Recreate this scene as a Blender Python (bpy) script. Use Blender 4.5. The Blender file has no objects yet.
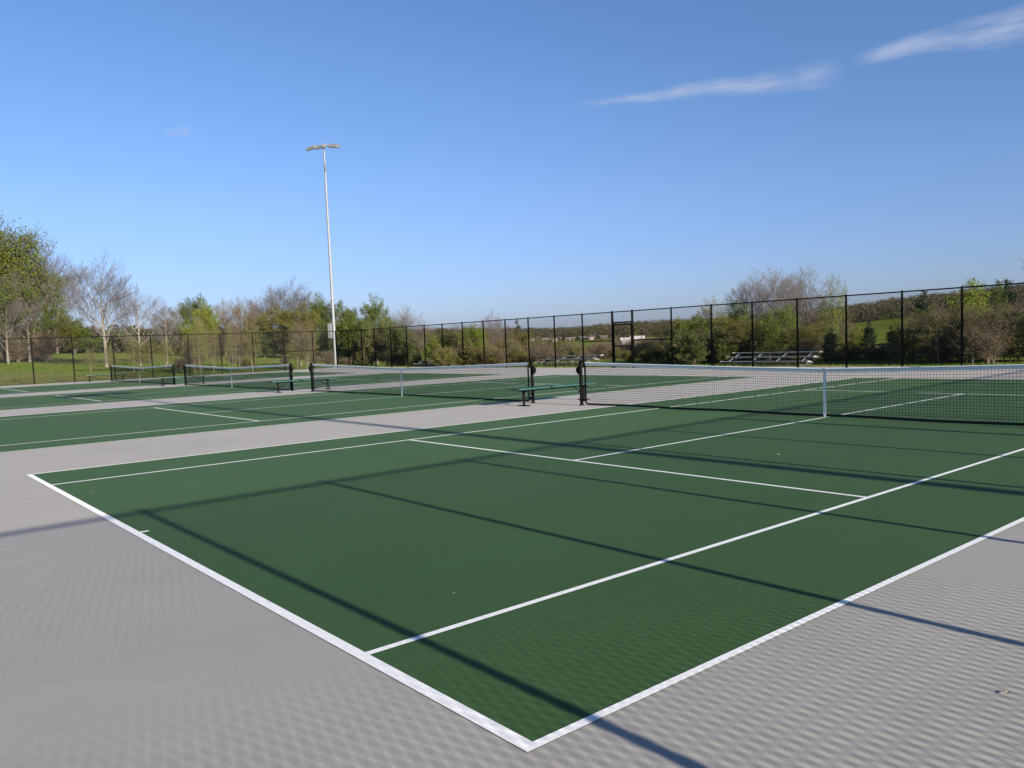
import bpy, math, random
import numpy as np
from mathutils import Vector, Matrix

random.seed(7)
rng = np.random.default_rng(7)
S = bpy.context.scene
COL = S.collection
rad = math.radians

# ---------------------------------------------------------------- camera numbers (fitted to the court lines)
CAM = np.array([7.8965, -1.9917, 1.6364])
YAW, PIT, ROL, FPX, CX, CY = -0.871397568, -0.0769596589, -0.0382692192, 815.2387, 9.33483, 19.69663


def cam_axes():
    cy, sy = math.cos(YAW), math.sin(YAW)
    cp, sp = math.cos(PIT), math.sin(PIT)
    F = np.array([sy * cp, cy * cp, sp])
    R = np.array([cy, -sy, 0.0])
    U = np.cross(R, F)
    c, s = math.cos(ROL), math.sin(ROL)
    return F, c * R + s * U, -s * R + c * U


CF, CR, CU = cam_axes()


def ray_at(u, v, d):
    """World point seen at picture column u, row v, at horizontal distance d from the camera."""
    r = CF + (u - 512 - CX) / FPX * CR - (v - 384 - CY) / FPX * CU
    return CAM + r * (d / math.hypot(r[0], r[1]))


# ---------------------------------------------------------------- tagging
def tag(o, label=None, cat=None, group=None, kind=None):
    if label: o['label'] = label
    if cat: o['category'] = cat
    if group: o['group'] = group
    if kind: o['kind'] = kind
    return o


def empty(name, loc=(0, 0, 0), rz=0.0):
    o = bpy.data.objects.new(name, None)
    o.empty_display_size = 0.3
    COL.objects.link(o)
    o.location = loc
    o.rotation_euler = (0, 0, rz)
    return o


def link_mesh(name, me, mats, parent=None, loc=(0, 0, 0)):
    o = bpy.data.objects.new(name, me)
    COL.objects.link(o)
    o.location = loc
    if parent is not None: o.parent = parent
    if mats is not None:
        for m in (mats if isinstance(mats, (list, tuple)) else [mats]):
            me.materials.append(m)
    return o


def copy_tree(o, parent=None):
    kids = list(o.children)
    c = o.copy()
    COL.objects.link(c)
    c.parent = parent
    for k in kids: copy_tree(k, c)
    return c


# ---------------------------------------------------------------- mesh builder
class MB:
    def __init__(s):
        s.v = []; s.f = []; s.m = []; s.n = 0

    def add(s, verts, faces, mi=0):
        s.v.append(np.asarray(verts, float).reshape(-1, 3))
        for f in faces: s.f.append([i + s.n for i in f]); s.m.append(mi)
        s.n += len(s.v[-1])

    def box(s, c, size, rot=None, mi=0, bevel=0.0):
        hx, hy, hz = [a / 2 for a in size]
        if bevel > 0:
            b = min(bevel, hx * .9, hy * .9, hz * .9)
            vs = []
            for sx in (-1, 1):
                for sy in (-1, 1):
                    for sz in (-1, 1):
                        vs.append((sx * (hx - b), sy * (hy - b), sz * hz))
                        vs.append((sx * (hx - b), sy * hy, sz * (hz - b)))
                        vs.append((sx * hx, sy * (hy - b), sz * (hz - b)))
            import bmesh
            bm = bmesh.new()
            for p in vs: bm.verts.new(p)
            r = bmesh.ops.convex_hull(bm, input=bm.verts)
            bmesh.ops.dissolve_limit(bm, angle_limit=0.01, verts=bm.verts, edges=bm.edges)
            bm.verts.index_update()
            V = [tuple(v.co) for v in bm.verts]; Fc = [[v.index for v in f.verts] for f in bm.faces]
            bm.free()
        else:
            V = [(x * hx, y * hy, z * hz) for x in (-1, 1) for y in (-1, 1) for z in (-1, 1)]
            Fc = [(0, 1, 3, 2), (4, 6, 7, 5), (0, 4, 5, 1), (2, 3, 7, 6), (0, 2, 6, 4), (1, 5, 7, 3)]
        V = np.array(V)
        if rot is not None: V = V @ np.array(rot.to_3x3()).T
        s.add(V + np.array(c), Fc, mi)

    def tube(s, p0, p1, r0, r1=None, n=8, caps=True, mi=0):
        r1 = r0 if r1 is None else r1
        p0 = np.array(p0, float); p1 = np.array(p1, float)
        d = p1 - p0; d /= np.linalg.norm(d)
        a = np.cross(d, [0, 0, 1.0] if abs(d[2]) < .9 else [1.0, 0, 0]); a /= np.linalg.norm(a)
        b = np.cross(d, a)
        t = np.arange(n) * 2 * math.pi / n
        ring = np.outer(np.cos(t), a) + np.outer(np.sin(t), b)
        V = np.vstack([p0 + ring * r0, p1 + ring * r1])
        Fc = [(i, (i + 1) % n, n + (i + 1) % n, n + i) for i in range(n)]
        if caps: Fc += [tuple(range(n))[::-1], tuple(range(n, 2 * n))]
        s.add(V, Fc, mi)

    def path(s, pts, r, n=8, mi=0):
        for a, b in zip(pts[:-1], pts[1:]): s.tube(a, b, r, n=n, mi=mi)

    def build(s, name, mats, parent=None, loc=(0, 0, 0), smooth=False):
        me = bpy.data.meshes.new(name)
        me.from_pydata(np.vstack(s.v).tolist(), [], s.f)
        for p, mi in zip(me.polygons, s.m): p.material_index = mi
        if smooth:
            for p in me.polygons: p.use_smooth = True
        me.update()
        return link_mesh(name, me, mats, parent, loc)


def np_mesh(name, V, F, mat_idx=None, smooth=False):
    """V (n,3), F (m,k) arrays -> mesh, fast."""
    V = np.ascontiguousarray(V, np.float32); F = np.ascontiguousarray(F, np.int32)
    me = bpy.data.meshes.new(name)
    m, k = F.shape
    me.vertices.add(len(V)); me.vertices.foreach_set('co', V.ravel())
    me.loops.add(m * k); me.loops.foreach_set('vertex_index', F.ravel())
    me.polygons.add(m)
    me.polygons.foreach_set('loop_start', np.arange(0, m * k, k, dtype=np.int32))
    me.polygons.foreach_set('loop_total', np.full(m, k, np.int32))
    if mat_idx is not None: me.polygons.foreach_set('material_index', np.asarray(mat_idx, np.int32))
    me.update(calc_edges=True)
    if smooth: me.polygons.foreach_set('use_smooth', np.ones(m, bool))
    return me


def seg_tubes(P0, P1, R0, R1, n=3):
    """vectorised open prisms along segments; returns V,F"""
    P0 = np.asarray(P0, float); P1 = np.asarray(P1, float); R0 = np.asarray(R0, float); R1 = np.asarray(R1, float)
    d = P1 - P0
    d /= np.linalg.norm(d, axis=1, keepdims=True) + 1e-9
    ref = np.where(np.abs(d[:, 2:3]) < .9, np.array([[0, 0, 1.0]]), np.array([[1.0, 0, 0]]))
    a = np.cross(d, ref); a /= np.linalg.norm(a, axis=1, keepdims=True) + 1e-9
    b = np.cross(d, a)
    t = np.arange(n) * 2 * math.pi / n
    N = len(P0)
    ring = a[:, None, :] * np.cos(t)[None, :, None] + b[:, None, :] * np.sin(t)[None, :, None]
    V = np.concatenate([P0[:, None, :] + ring * R0[:, None, None], P1[:, None, :] + ring * R1[:, None, None]], 1).reshape(-1, 3)
    i = np.arange(n); j = (i + 1) % n
    f = np.stack([i, j, n + j, n + i], 1)
    F = (f[None] + (np.arange(N) * 2 * n)[:, None, None]).reshape(-1, 4)
    return V, F


# ---------------------------------------------------------------- materials
def new_mat(name):
    m = bpy.data.materials.new(name); m.use_nodes = True
    nt = m.node_tree
    return m, nt, nt.nodes['Principled BSDF']


def N(nt, typ, **kw):
    n = nt.nodes.new(typ)
    for k, v in kw.items(): setattr(n, k, v)
    return n


def coords(nt, scale=(1, 1, 1), kind='Object'):
    tc = N(nt, 'ShaderNodeTexCoord'); mp = N(nt, 'ShaderNodeMapping')
    mp.inputs['Scale'].default_value = scale
    nt.links.new(tc.outputs[kind], mp.inputs[0])
    return mp.outputs[0]


def noise(nt, vec, scale, detail=4, rough=.55):
    n = N(nt, 'ShaderNodeTexNoise')
    n.inputs['Scale'].default_value = scale; n.inputs['Detail'].default_value = detail; n.inputs['Roughness'].default_value = rough
    nt.links.new(vec, n.inputs['Vector'])
    return n.outputs['Fac']


def ramp(nt, fac, stops):
    r = N(nt, 'ShaderNodeValToRGB')
    el = r.color_ramp.elements
    while len(el) < len(stops): el.new(.5)
    for e, (p, c) in zip(el, stops):
        e.position = p; e.color = (*c, 1)
    nt.links.new(fac, r.inputs[0])
    return r.outputs[0]


def mixc(nt, a, b, fac=.5, mode='MIX'):
    m = N(nt, 'ShaderNodeMix', data_type='RGBA', blend_type=mode)
    for s, x in ((m.inputs['Factor'], fac), (m.inputs['A'], a), (m.inputs['B'], b)):
        if isinstance(x, (int, float)): s.default_value = x
        elif isinstance(x, tuple): s.default_value = (*x, 1)
        else: nt.links.new(x, s)
    return m.outputs['Result']


def simple(name, col, rough=.6, metal=0.0, var=.12, nscale=6, bump=0.0):
    m, nt, b = new_mat(name)
    v = coords(nt)
    n = noise(nt, v, nscale)
    lo = tuple(c * (1 - var) for c in col); hi = tuple(min(1, c * (1 + var)) for c in col)
    nt.links.new(ramp(nt, n, [(.3, lo), (.7, hi)]), b.inputs['Base Color'])
    b.inputs['Roughness'].default_value = rough; b.inputs['Metallic'].default_value = metal
    if bump:
        bp = N(nt, 'ShaderNodeBump'); bp.inputs['Strength'].default_value = bump; bp.inputs['Distance'].default_value = .01
        nt.links.new(noise(nt, v, nscale * 8), bp.inputs['Height']); nt.links.new(bp.outputs[0], b.inputs['Normal'])
    return m


def court_mat(name, c0, c1, dirt, rough=.82):
    """acrylic coating over asphalt: sandy grain, roller streaks, faint ponding stains, tiny scuffs"""
    m, nt, b = new_mat(name)
    v = coords(nt)
    big = noise(nt, v, .35, 5, .6)
    col = ramp(nt, big, [(.3, c0), (.7, c1)])
    streak = noise(nt, coords(nt, (6, .22, 1)), 1.0, 3, .5)
    col = mixc(nt, col, ramp(nt, streak, [(.3, (.975, .975, .975)), (.7, (1.02, 1.02, 1.02))]), 1.0, 'MULTIPLY')
    grain = noise(nt, v, 260, 2, .7)
    col = mixc(nt, col, ramp(nt, grain, [(.3, (.86, .86, .86)), (.7, (1.14, 1.14, 1.14))]), 1.0, 'MULTIPLY')
    pond = noise(nt, v, .9, 2, .4)                      # faint tide marks where water has stood
    col = mixc(nt, col, ramp(nt, pond, [(.30, (1, 1, 1)), (.47, (1.015, 1.015, 1.015)), (.50, (.975, .975, .975)), (.53, (1, 1, 1)), (.7, (.98, .98, .98))]), 1.0, 'MULTIPLY')
    scuff = noise(nt, v, 3.1, 8, .75)
    col = mixc(nt, col, dirt, ramp(nt, scuff, [(.66, (0, 0, 0)), (.80, (.35, .35, .35))]))
    nt.links.new(col, b.inputs['Base Color'])
    b.inputs['Roughness'].default_value = rough
    b.inputs['Specular IOR Level'].default_value = .3
    bp = N(nt, 'ShaderNodeBump'); bp.inputs['Strength'].default_value = .35; bp.inputs['Distance'].default_value = .002
    nt.links.new(grain, bp.inputs['Height']); nt.links.new(bp.outputs[0], b.inputs['Normal'])
    return m


def leaf_mat(name, c0, c1, trans=.35):
    m, nt, b = new_mat(name)
    oi = N(nt, 'ShaderNodeObjectInfo')
    n = noise(nt, coords(nt), 1.3, 3)
    n2 = noise(nt, coords(nt), 9, 2)
    col = ramp(nt, n, [(.3, c0), (.7, c1)])
    col = mixc(nt, col, ramp(nt, n2, [(.3, (.8, .8, .8)), (.7, (1.2, 1.2, 1.2))]), 1.0, 'MULTIPLY')
    col = mixc(nt, col, ramp(nt, oi.outputs['Random'], [(0, (.82, .86, .9)), (1, (1.15, 1.08, 1.0))]), 1.0, 'MULTIPLY')
    nt.links.new(col, b.inputs['Base Color']); b.inputs['Roughness'].default_value = .7; b.inputs['Specular IOR Level'].default_value = .15
    tr = N(nt, 'ShaderNodeBsdfTranslucent'); nt.links.new(col, tr.inputs[0])
    mx = N(nt, 'ShaderNodeMixShader'); mx.inputs[0].default_value = trans
    nt.links.new(b.outputs[0], mx.inputs[1]); nt.links.new(tr.outputs[0], mx.inputs[2])
    nt.links.new(mx.outputs[0], nt.nodes['Material Output'].inputs[0])
    return m


M = {}
M['green'] = court_mat('court_green_acrylic', (.0285, .0745, .018), (.0335, .084, .0215), (.12, .14, .09))
M['grey'] = court_mat('surround_grey_acrylic', (.294, .282, .253), (.324, .308, .278), (.18, .16, .13))
M['line'] = simple('white_line_paint', (.78, .78, .75), .7, var=.07, nscale=30)
_nt = M['line'].node_tree; _b = _nt.nodes['Principled BSDF']; _src = _b.inputs['Base Color'].links[0].from_socket
_w = mixc(_nt, _src, (.52, .53, .48), ramp(_nt, noise(_nt, coords(_nt), 2.2, 9, .8), [(.55, (0, 0, 0)), (.78, (.15, .15, .15))]))
_nt.links.new(_w, _b.inputs['Base Color'])
M['black'] = simple('black_vinyl_coating', (.0028, .003, .0032), .6, var=.2)
M['black'].node_tree.nodes['Principled BSDF'].inputs['Specular IOR Level'].default_value = .08
M['mesh'] = simple('black_chain_link', (.012, .013, .013), .45)
M['net'] = simple('black_net_cord', (.008, .008, .009), .8)
M['tape'] = simple('white_net_tape', (.82, .82, .80), .7, var=.08, nscale=12)
M['bench_green'] = simple('green_bench_plastic', (.005, .050, .036), .55, var=.15)
M['strut'] = simple('bleacher_strut', (.10, .105, .11), .6)
M['cap'] = simple('bleacher_end_cap', (.22, .22, .21), .6)
M['alu'] = simple('bleacher_aluminium', (.36, .37, .38), .5, .5, var=.1)
M['galv'] = simple('galvanised_steel', (.17, .18, .19), .6, .0, var=.12, nscale=3)
M['lampbody'] = simple('lamp_housing_grey', (.15, .16, .17), .5, .2)
M['glass'] = simple('lamp_lens', (.08, .09, .10), .2)
M['boxgrey'] = simple('control_box_paint', (.13, .135, .135), .5)
M['concrete'] = simple('concrete', (.38, .36, .33), .85, bump=.4)


def ground_mat():
    m, nt, b = new_mat('meadow_ground')
    v = coords(nt)
    a = noise(nt, v, .035, 5, .6); c = noise(nt, v, .45, 6, .65); f = noise(nt, v, 6, 4, .7)
    fresh = ramp(nt, c, [(.3, (.080, .120, .012)), (.7, (.118, .162, .019))])
    dry = ramp(nt, c, [(.3, (.12, .10, .045)), (.7, (.17, .15, .065))])
    col = mixc(nt, fresh, dry, ramp(nt, a, [(.47, (0, 0, 0)), (.62, (.75, .75, .75))]))
    col = mixc(nt, col, ramp(nt, f, [(.3, (.7, .7, .7)), (.7, (1.25, 1.25, 1.25))]), 1.0, 'MULTIPLY')
    nt.links.new(col, b.inputs['Base Color']); b.inputs['Roughness'].default_value = .95; b.inputs['Specular IOR Level'].default_value = .05
    bp = N(nt, 'ShaderNodeBump'); bp.inputs['Strength'].default_value = .8; bp.inputs['Distance'].default_value = .06
    nt.links.new(f, bp.inputs['Height']); nt.links.new(bp.outputs[0], b.inputs['Normal'])
    return m


M['ground'] = ground_mat()
M['path'] = simple('gravel_path', (.30, .27, .23), .9, var=.25, nscale=8, bump=.5)

# ---------------------------------------------------------------- setting: surround, courts, lines
YN = 11.99   # net line
YS0, YS1 = 5.53, 18.2
YE = 23.77
SX0, SX1, SY0, SY1 = -54.25, 9.6, -6.9, 30.45

mb = MB()
mb.box(((SX0 + SX1) / 2, (SY0 + SY1) / 2, -.06), (SX1 - SX0, SY1 - SY0, .12))
o = mb.build('court_surround', M['grey']); tag(o, kind='structure')


def sheet(mb, x0, x1, y0, y1, z):
    nx = max(1, int((x1 - x0) / 4)); ny = max(1, int((y1 - y0) / 4))
    mb.add([(x0, y0, z), (x1, y0, z), (x1, y1, z), (x0, y1, z)], [(0, 1, 2, 3)])


W = 5.485
for k in range(4):
    cx = -14.63 * k
    g = MB(); sheet(g, cx - W, cx + W, 0, YE, .0025)
    go = g.build('tennis_court', M['green']); tag(go, kind='structure')
    l = MB(); z = .005
    sheet(l, cx - W, cx + W, 0, .070, z)                       # baselines
    sheet(l, cx - W, cx + W, YE - .070, YE, z)
    for sx in (-1, 1):
        a, b2 = sorted((cx + sx * W, cx + sx * (W - .05))); sheet(l, a, b2, .070, YE - .070, z)
        if sx < 0 or True:
            a, b2 = sorted((cx + sx * 4.115, cx + sx * 4.065))
            sheet(l, a, b2, .070, YE - .070, z)
    for ys in (YS0, YS1): sheet(l, cx - 4.065, cx + 4.065, ys - .025, ys + .025, z)
    sheet(l, cx - .025, cx + .025, YS0 + .025, YN - .02, z); sheet(l, cx - .025, cx + .025, YN + .12, YS1 - .025, z)
    sheet(l, cx - .13, cx - .08, .070, .145, z); sheet(l, cx - .025, cx + .025, YE - .18, YE - .070, z)
    lo = l.build('court_lines', M['line']); tag(lo, kind='structure'); lo.parent = go


# ---------------------------------------------------------------- terrain
def ss(x, a, b):
    t = np.clip((x - a) / (b - a), 0, 1); return t * t * (3 - 2 * t)


def bear_u(x, y):
    """approximate picture column for a world position (only used to say where hills lie round the site)"""
    b = np.arctan2(x - CAM[0], y - CAM[1]) - YAW
    b = (b + math.pi) % (2 * math.pi) - math.pi
    b = np.clip(b, -1.2, 1.2)
    return 521 + 815 * np.tan(b)


def terr(x, y):
    x = np.asarray(x, float); y = np.asarray(y, float)
    d = np.hypot(x - CAM[0], y - CAM[1]); u = bear_u(x, y)
    out = np.maximum(np.maximum(SX0 - x, x - SX1), np.maximum(SY0 - y, y - SY1))
    R = np.interp(u, [-900, 0, 60, 110, 200, 300, 400, 470, 2500], [3.2, 3.0, 2.7, 2.4, 1.75, .5, 0, -.3, -.3])
    z = R * ss(d, 50, 165)
    drop = np.interp(u, [300, 440, 600, 830, 900, 2500], [0, -2.2, -3.2, -3.5, -3.5, -3.5])
    z = z + drop * ss(d, 58, 130)
    far = np.interp(u, [-900, 300, 450, 560, 640, 720, 800, 850, 900, 1024, 2500], [6, 6, 9, 7.5, 9.5, 10, 12, 14.5, 18, 22, 22])
    z = z + far * ss(d, 230, 640)
    z = z + .12 * np.sin(x * .13 + 1) * np.cos(y * .11) * ss(out, 4, 20)
    return -.07 + (z) * ss(out, .5, 8)


def tz(x, y): return float(terr(x, y))


rings = np.concatenate([[0.01], np.arange(4, 80, 2.0), 80 * 1.06 ** np.arange(0, 66)])
ang = np.arange(0, 360, 1.5) * math.pi / 180
A, Rr = np.meshgrid(ang, rings)
X = CAM[0] + Rr * np.sin(A); Y = CAM[1] + Rr * np.cos(A)
Z = terr(X, Y)
# the sheet dips under the slab
inside = (X > SX0 + .3) & (X < SX1 - .3) & (Y > SY0 + .3) & (Y < SY1 - .3)
Z = np.where(inside, -.2, Z)
nr, na = X.shape
idx = np.arange(nr * na).reshape(nr, na)
Fq = np.stack([idx[:-1, :], np.roll(idx, -1, 1)[:-1, :], np.roll(idx, -1, 1)[1:, :], idx[1:, :]], -1).reshape(-1, 4)[:, ::-1]
me = np_mesh('ground', np.stack([X, Y, Z], -1).reshape(-1, 3), Fq, smooth=True)
tag(link_mesh('ground', me, M['ground']), kind='structure')

# gravel path behind the far fence
g = MB()
xs = np.arange(-14, 9, 1.0)
for i, x in enumerate(xs[:-1]):
    w = lambda q: .12 * math.sin(q * 1.7)
    P = [(x, 30.9 + w(x)), (x + 1, 30.9 + w(x + 1)), (x + 1, 32.3 + w(x * 1.3 + 1.3)), (x, 32.3 + w(x * 1.3))]
    g.add([(a, b, tz(a, b) + .03) for a, b in P], [(0, 1, 2, 3)])
tag(g.build('gravel_path', M['path']), kind='structure')


# ---------------------------------------------------------------- fences
def chain_link(p0, p1, z0, z1, r=.0018, step=.0665, seg=.45):
    p0 = np.array(p0, float); p1 = np.array(p1, float)
    L = np.linalg.norm(p1 - p0); d = (p1 - p0) / L; h = z1 - z0
    A0 = []; A1 = []
    for fam in (1, -1):
        s = np.arange(-h, L, step)
        for a in s:
            if fam == 1: t0, t1 = max(0, -a), min(h, L - a)
            else: t0, t1 = max(0, a + h - L), min(h, a + h)
            if t1 - t0 < .02: continue
            n = max(1, int((t1 - t0) * 1.414 / seg))
            t = np.linspace(t0, t1, n + 1)
            sx = a + t if fam == 1 else a + h - t
            off = np.array([-d[1], d[0]]) * .0018 * fam
            P = np.stack([p0[0] + d[0] * sx + off[0], p0[1] + d[1] * sx + off[1], z0 + t], 1)
            A0.append(P[:-1]); A1.append(P[1:])
    A0 = np.vstack(A0); A1 = np.vstack(A1); R = np.full(len(A0), r)
    return seg_tubes(A0, A1, R, R, 3)


def make_fence(name, label, p0, p1, H, posts, thick=(), r=.042, braces=(), gate=None, group=None, mesh_r=.0021):
    """posts = distances along p0->p1"""
    p0 = np.array(p0, float); p1 = np.array(p1, float); L = np.linalg.norm(p1 - p0); d = (p1 - p0) / L
    t = empty(name, (0, 0, 0)); tag(t, label, 'fence', group)
    at = lambda s, z: (p0[0] + d[0] * s, p0[1] + d[1] * s, z)
    for i, s in enumerate(posts):
        rr = .062 if i in thick else r
        m = MB(); m.tube(at(s, 0), at(s, H + .03), rr, n=10)
        m.tube(at(s, H + .03), at(s, H + .06), rr * 1.15, rr * .5, n=10)      # cap
        for zz in (.25, H * .5, H - .25): m.tube(at(s, zz), at(s, zz + .03), rr + .006, n=10)
        m.tube(at(s, 0), at(s, .012), rr * 2.0, n=12)
        m.build('post', M['black'], t, smooth=False)
    m = MB(); m.tube(at(0, H), at(L, H), .026, n=8); m.build('top_rail', M['black'], t)
    m = MB(); m.tube(at(0, .05), at(L, .05), .006, n=6); m.build('bottom_wire', M['black'], t)
    for a, b, z in braces:
        m = MB(); m.tube(at(a, z), at(b, z), .028, n=8); m.build('brace_rail', M['black'], t)
    V, F = chain_link(p0, p1, .05, H, r=mesh_r)
    link_mesh('chain_link', np_mesh('chain_link', V, F), M['mesh'], t)
    if gate:
        a, b, gh = gate
        ge = MB()
        a2, b2 = a + .09, b - .09
        ge.path([at(a2, .1), at(a2, gh), at(b2, gh), at(b2, .1), at(a2, .1)], .034)
        ge.tube(at(a2, gh * .5), at(b2, gh * .5), .03)
        ge.tube(at(a, gh + .12), at(b, gh + .12), .034)
        go = ge.build('gate', M['black'], t); go['label'] = 'narrow framed gate with a middle rail between two thick posts'
        hb = MB(); hb.box(at(b2 - .05, 1.0), (.1, .07, .14)); hb.build('latch', M['black'], go)
    return t


# far fence along Y = 30.2
fx = [-54.0, -51.9, -49.73, -47.69, -45.33, -43.1, -40.73, -38.51, -36.18, -33.89, -31.65, -29.45, -27.13, -24.82, -22.52, -21.09,
      -18.49, -16.06, -13.80, -11.53, -9.29, -6.98, -4.76, -2.60, -.35, 1.9, 4.15, 6.4, 8.28]
FX0 = fx[0]
bs = lambda i, j, z: (fx[i] - FX0 + .04, fx[j] - FX0 - .04, z)
make_fence('chain_link_fence', 'tall black chain link fence with a gate across the far end of the courts',
           (fx[0], 30.2), (fx[-1], 30.2), 2.98, [x - FX0 for x in fx], thick=(0, 14, 15, 28),
           braces=[bs(0, 1, 1.5), bs(13, 14, 1.45), bs(15, 16, 1.45)], gate=(fx[14] - FX0, fx[15] - FX0, 2.3))
# left fence along X = -54
ly = [-6.85, -4.35, -1.85, .65, 3.15, 5.65, 8.15, 10.55, 13.1, 15.6, 18.2, 20.6, 23.1, 25.62, 28.1]
make_fence('chain_link_fence', 'black chain link fence left of the courts in front of the grass slope',
           (-54, -6.85), (-54, 30.14), 3.03, [y + 6.85 for y in ly], thick=(0, 13),
           braces=[(25.62 + 6.85 + .05, 28.1 + 6.85 - .05, 1.5)])
# fence on the sun side (right of the camera): only its shadow is seen
FXR = lambda y: 9.20 - .033 * y
pr0 = (FXR(-6.85), -6.85); pr1 = (FXR(30.1), 30.1)
ry = [.39 + 2.13 * k for k in range(-3, 14)]; ry[6] = 6.89; ry[7] = 8.87
make_fence('chain_link_fence', 'black chain link fence whose post and rail shadows cross the nearest court',
           pr0, pr1, 3.05, [(y + 6.85) * math.hypot(1, .033) for y in ry], r=.034, mesh_r=.0037, thick=(8,))


# ---------------------------------------------------------------- net
HP = 6.40


def net_top(x):
    a = abs(x) / HP
    return .912 + (1.055 - .912) * (a ** 1.25)


def make_net(cx):
    t = empty('tennis_net', (cx, YN, 0))
    # posts
    for s in (-1, 1):
        m = MB(); px = s * (HP + .02)
        m.tube((px, 0, 0), (px, 0, 1.08), .043, n=14); m.tube((px, 0, 1.08), (px, 0, 1.1), .045, .03, n=14)
        m.tube((px, 0, 0), (px, 0, .015), .075, n=14)
        m.tube((px - s * .05, 0, 1.045), (px - s * .05, 0, 1.085), .03, n=10)
        p = m.build('net_post', M['black'], t)
        c = MB(); c.box((px + s * .065, 0, .86), (.07, .09, .2), bevel=.02); c.tube((px + s * .06, -.05, .88), (px + s * .06, .05, .88), .058, n=16)
        c.tube((px + s * .09, 0, .82), (px + s * .17, 0, .82), .012)
        c.build('winder', M['black'], p)
        c = MB(); c.box((px - s * .05, 0, .13), (.2, .05, .045)); c.build('lower_bracket', M['black'], p)
    # cord mesh
    x0 = HP - .14
    xs = np.arange(-x0, x0 + .001, .052)
    zl = .06
    P0 = []; P1 = []
    for x in xs:
        zt = net_top(x) - .03
        n = 2; zz = np.linspace(zl, zt, n + 1)
        for a, b in zip(zz[:-1], zz[1:]): P0.append((x, 0, a)); P1.append((x, 0, b))
    rows = 17
    xg = np.linspace(-x0, x0, 41)
    for r_ in range(1, rows):
        f = r_ / rows
        for a, b in zip(xg[:-1], xg[1:]):
            P0.append((a, 0, zl + (net_top(a) - .03 - zl) * f)); P1.append((b, 0, zl + (net_top(b) - .03 - zl) * f))
    # doubled upper part of the net
    xs2 = xs[:-1] + .0235
    for r_ in range(0): pass
    R = np.full(len(P0), .0026)
    V, F = seg_tubes(P0, P1, R, R, 4)
    link_mesh('net_cords', np_mesh('net_cords', V, F), M['net'], t)

    def strip(zfun0, zfun1, th, name, mat, xa=-x0, xb=x0, n=48, wr=0.0):
        m = MB(); g = np.linspace(xa, xb, n + 1); V = []; Fc = []
        for x in g:
            k = wr * (math.sin(x * 47) + .6 * math.sin(x * 29 + 1) + .5 * math.sin(x * 83 + 2)); tp = .55
            V += [(x, -th * .6 + k, zfun0(x)), (x, -th * tp + k * .3, zfun1(x)), (x, th * tp + k * .3, zfun1(x)), (x, th * .6 + k, zfun0(x))]
        for i in range(n):
            a = 4 * i; b = a + 4
            Fc += [(a, b, b + 1, a + 1), (a + 1, b + 1, b + 2, a + 2), (a + 2, b + 2, b + 3, a + 3), (a + 3, b + 3, b, a)]
        Fc += [(0, 1, 2, 3), (4 * n + 3, 4 * n + 2, 4 * n + 1, 4 * n)]
        m.add(V, Fc); return m.build(name, mat, t)

    wav = lambda x: .0015 * math.sin(x * 9) + .001 * math.sin(x * 23)
    strip(lambda x: net_top(x) - .064 + wav(x), lambda x: net_top(x) - .005, .006, 'headband', M['tape'], n=620, wr=.0007)
    g_ = np.linspace(-x0, x0, 121); V, Fc = [], []
    for x in g_:
        for q in range(10):
            a_ = q * math.pi / 5; V.append((x, .0125 * math.cos(a_), net_top(x) - .004 + .0125 * math.sin(a_)))
    for i in range(120):
        for q in range(10): Fc.append((i * 10 + q, i * 10 + 10 + q, i * 10 + 10 + (q + 1) % 10, i * 10 + (q + 1) % 10))
    Fc += [tuple(range(10)), tuple(range(1200, 1210))[::-1]]
    m = MB(); m.add(V, Fc); m.build('headband_roll', M['tape'], t, smooth=False)
    strip(lambda x: .022 + .006 * math.sin(x * 2.3), lambda x: .07 + .006 * math.sin(x * 2.3), .006, 'bottom_band', M['net'])
    for s in (-1, 1):
        m = MB(); m.box((s * (x0 + .012), 0, .53), (.05, .014, .95)); m.build('side_band', M['net'], t)
        m = MB(); m.tube((s * x0, 0, net_top(x0) - .02), (s * (HP), 0, 1.06), .006)
        m.build('net_cable', M['net'], t)
    m = MB(); m.box((0, 0, .46), (.05, .018, .91)); m.box((0, 0, .914), (.06, .034, .012)); m.box((0, 0, .04), (.03, .03, .05))
    cs = m.build('center_strap', M['tape'], t)
    return t


net_labels = ['tennis net on the nearest court, its right end running out of the picture',
              'second nearest tennis net, its left post just in front of the light pole',
              'third tennis net, standing between the two pairs of smaller nets and posts',
              'farthest and smallest tennis net by the left fence']
net_labels[2] = 'third nearest tennis net, second from the left, in front of the brown trees'
net0 = make_net(0.0)
for k in range(4):
    t = net0 if k == 0 else copy_tree(net0)
    t.location = (-14.63 * k, YN - (.0 if k < 1 else .03), 0)
    tag(t, net_labels[k], 'tennis net', 'tennis nets')


# ---------------------------------------------------------------- benches
def make_bench():
    t = empty('player_bench')
    L = 2.7; h = .43
    for dx in (-.125, 0, .125):
        m = MB(); m.box((dx, 0, h), (.115, L, .038), bevel=.008); m.build('seat_plank', M['bench_green'], t)
    m = MB()
    for y in (-.55, 0, .55): m.box((0, y, h - .032), (.34, .05, .02))
    m.box((0, 0, h - .05), (.05, L * .8, .02)); m.build('seat_frame', M['black'], t)
    for s in (-1, 1):
        y = s * (L / 2 - .3)
        m = MB(); m.tube((0, y, .01), (0, y, h - .04), .032, n=12)
        m.box((0, y, .012), (.34, .13, .024), bevel=.006); m.box((0, y, h - .05), (.34, .06, .03))
        lg = m.build('leg', M['black'], t)
        b = MB(); b.tube((0, y, .16), (0, y - s * .36, h - .06), .014, n=8); b.build('brace', M['black'], lg)
    return t


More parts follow.
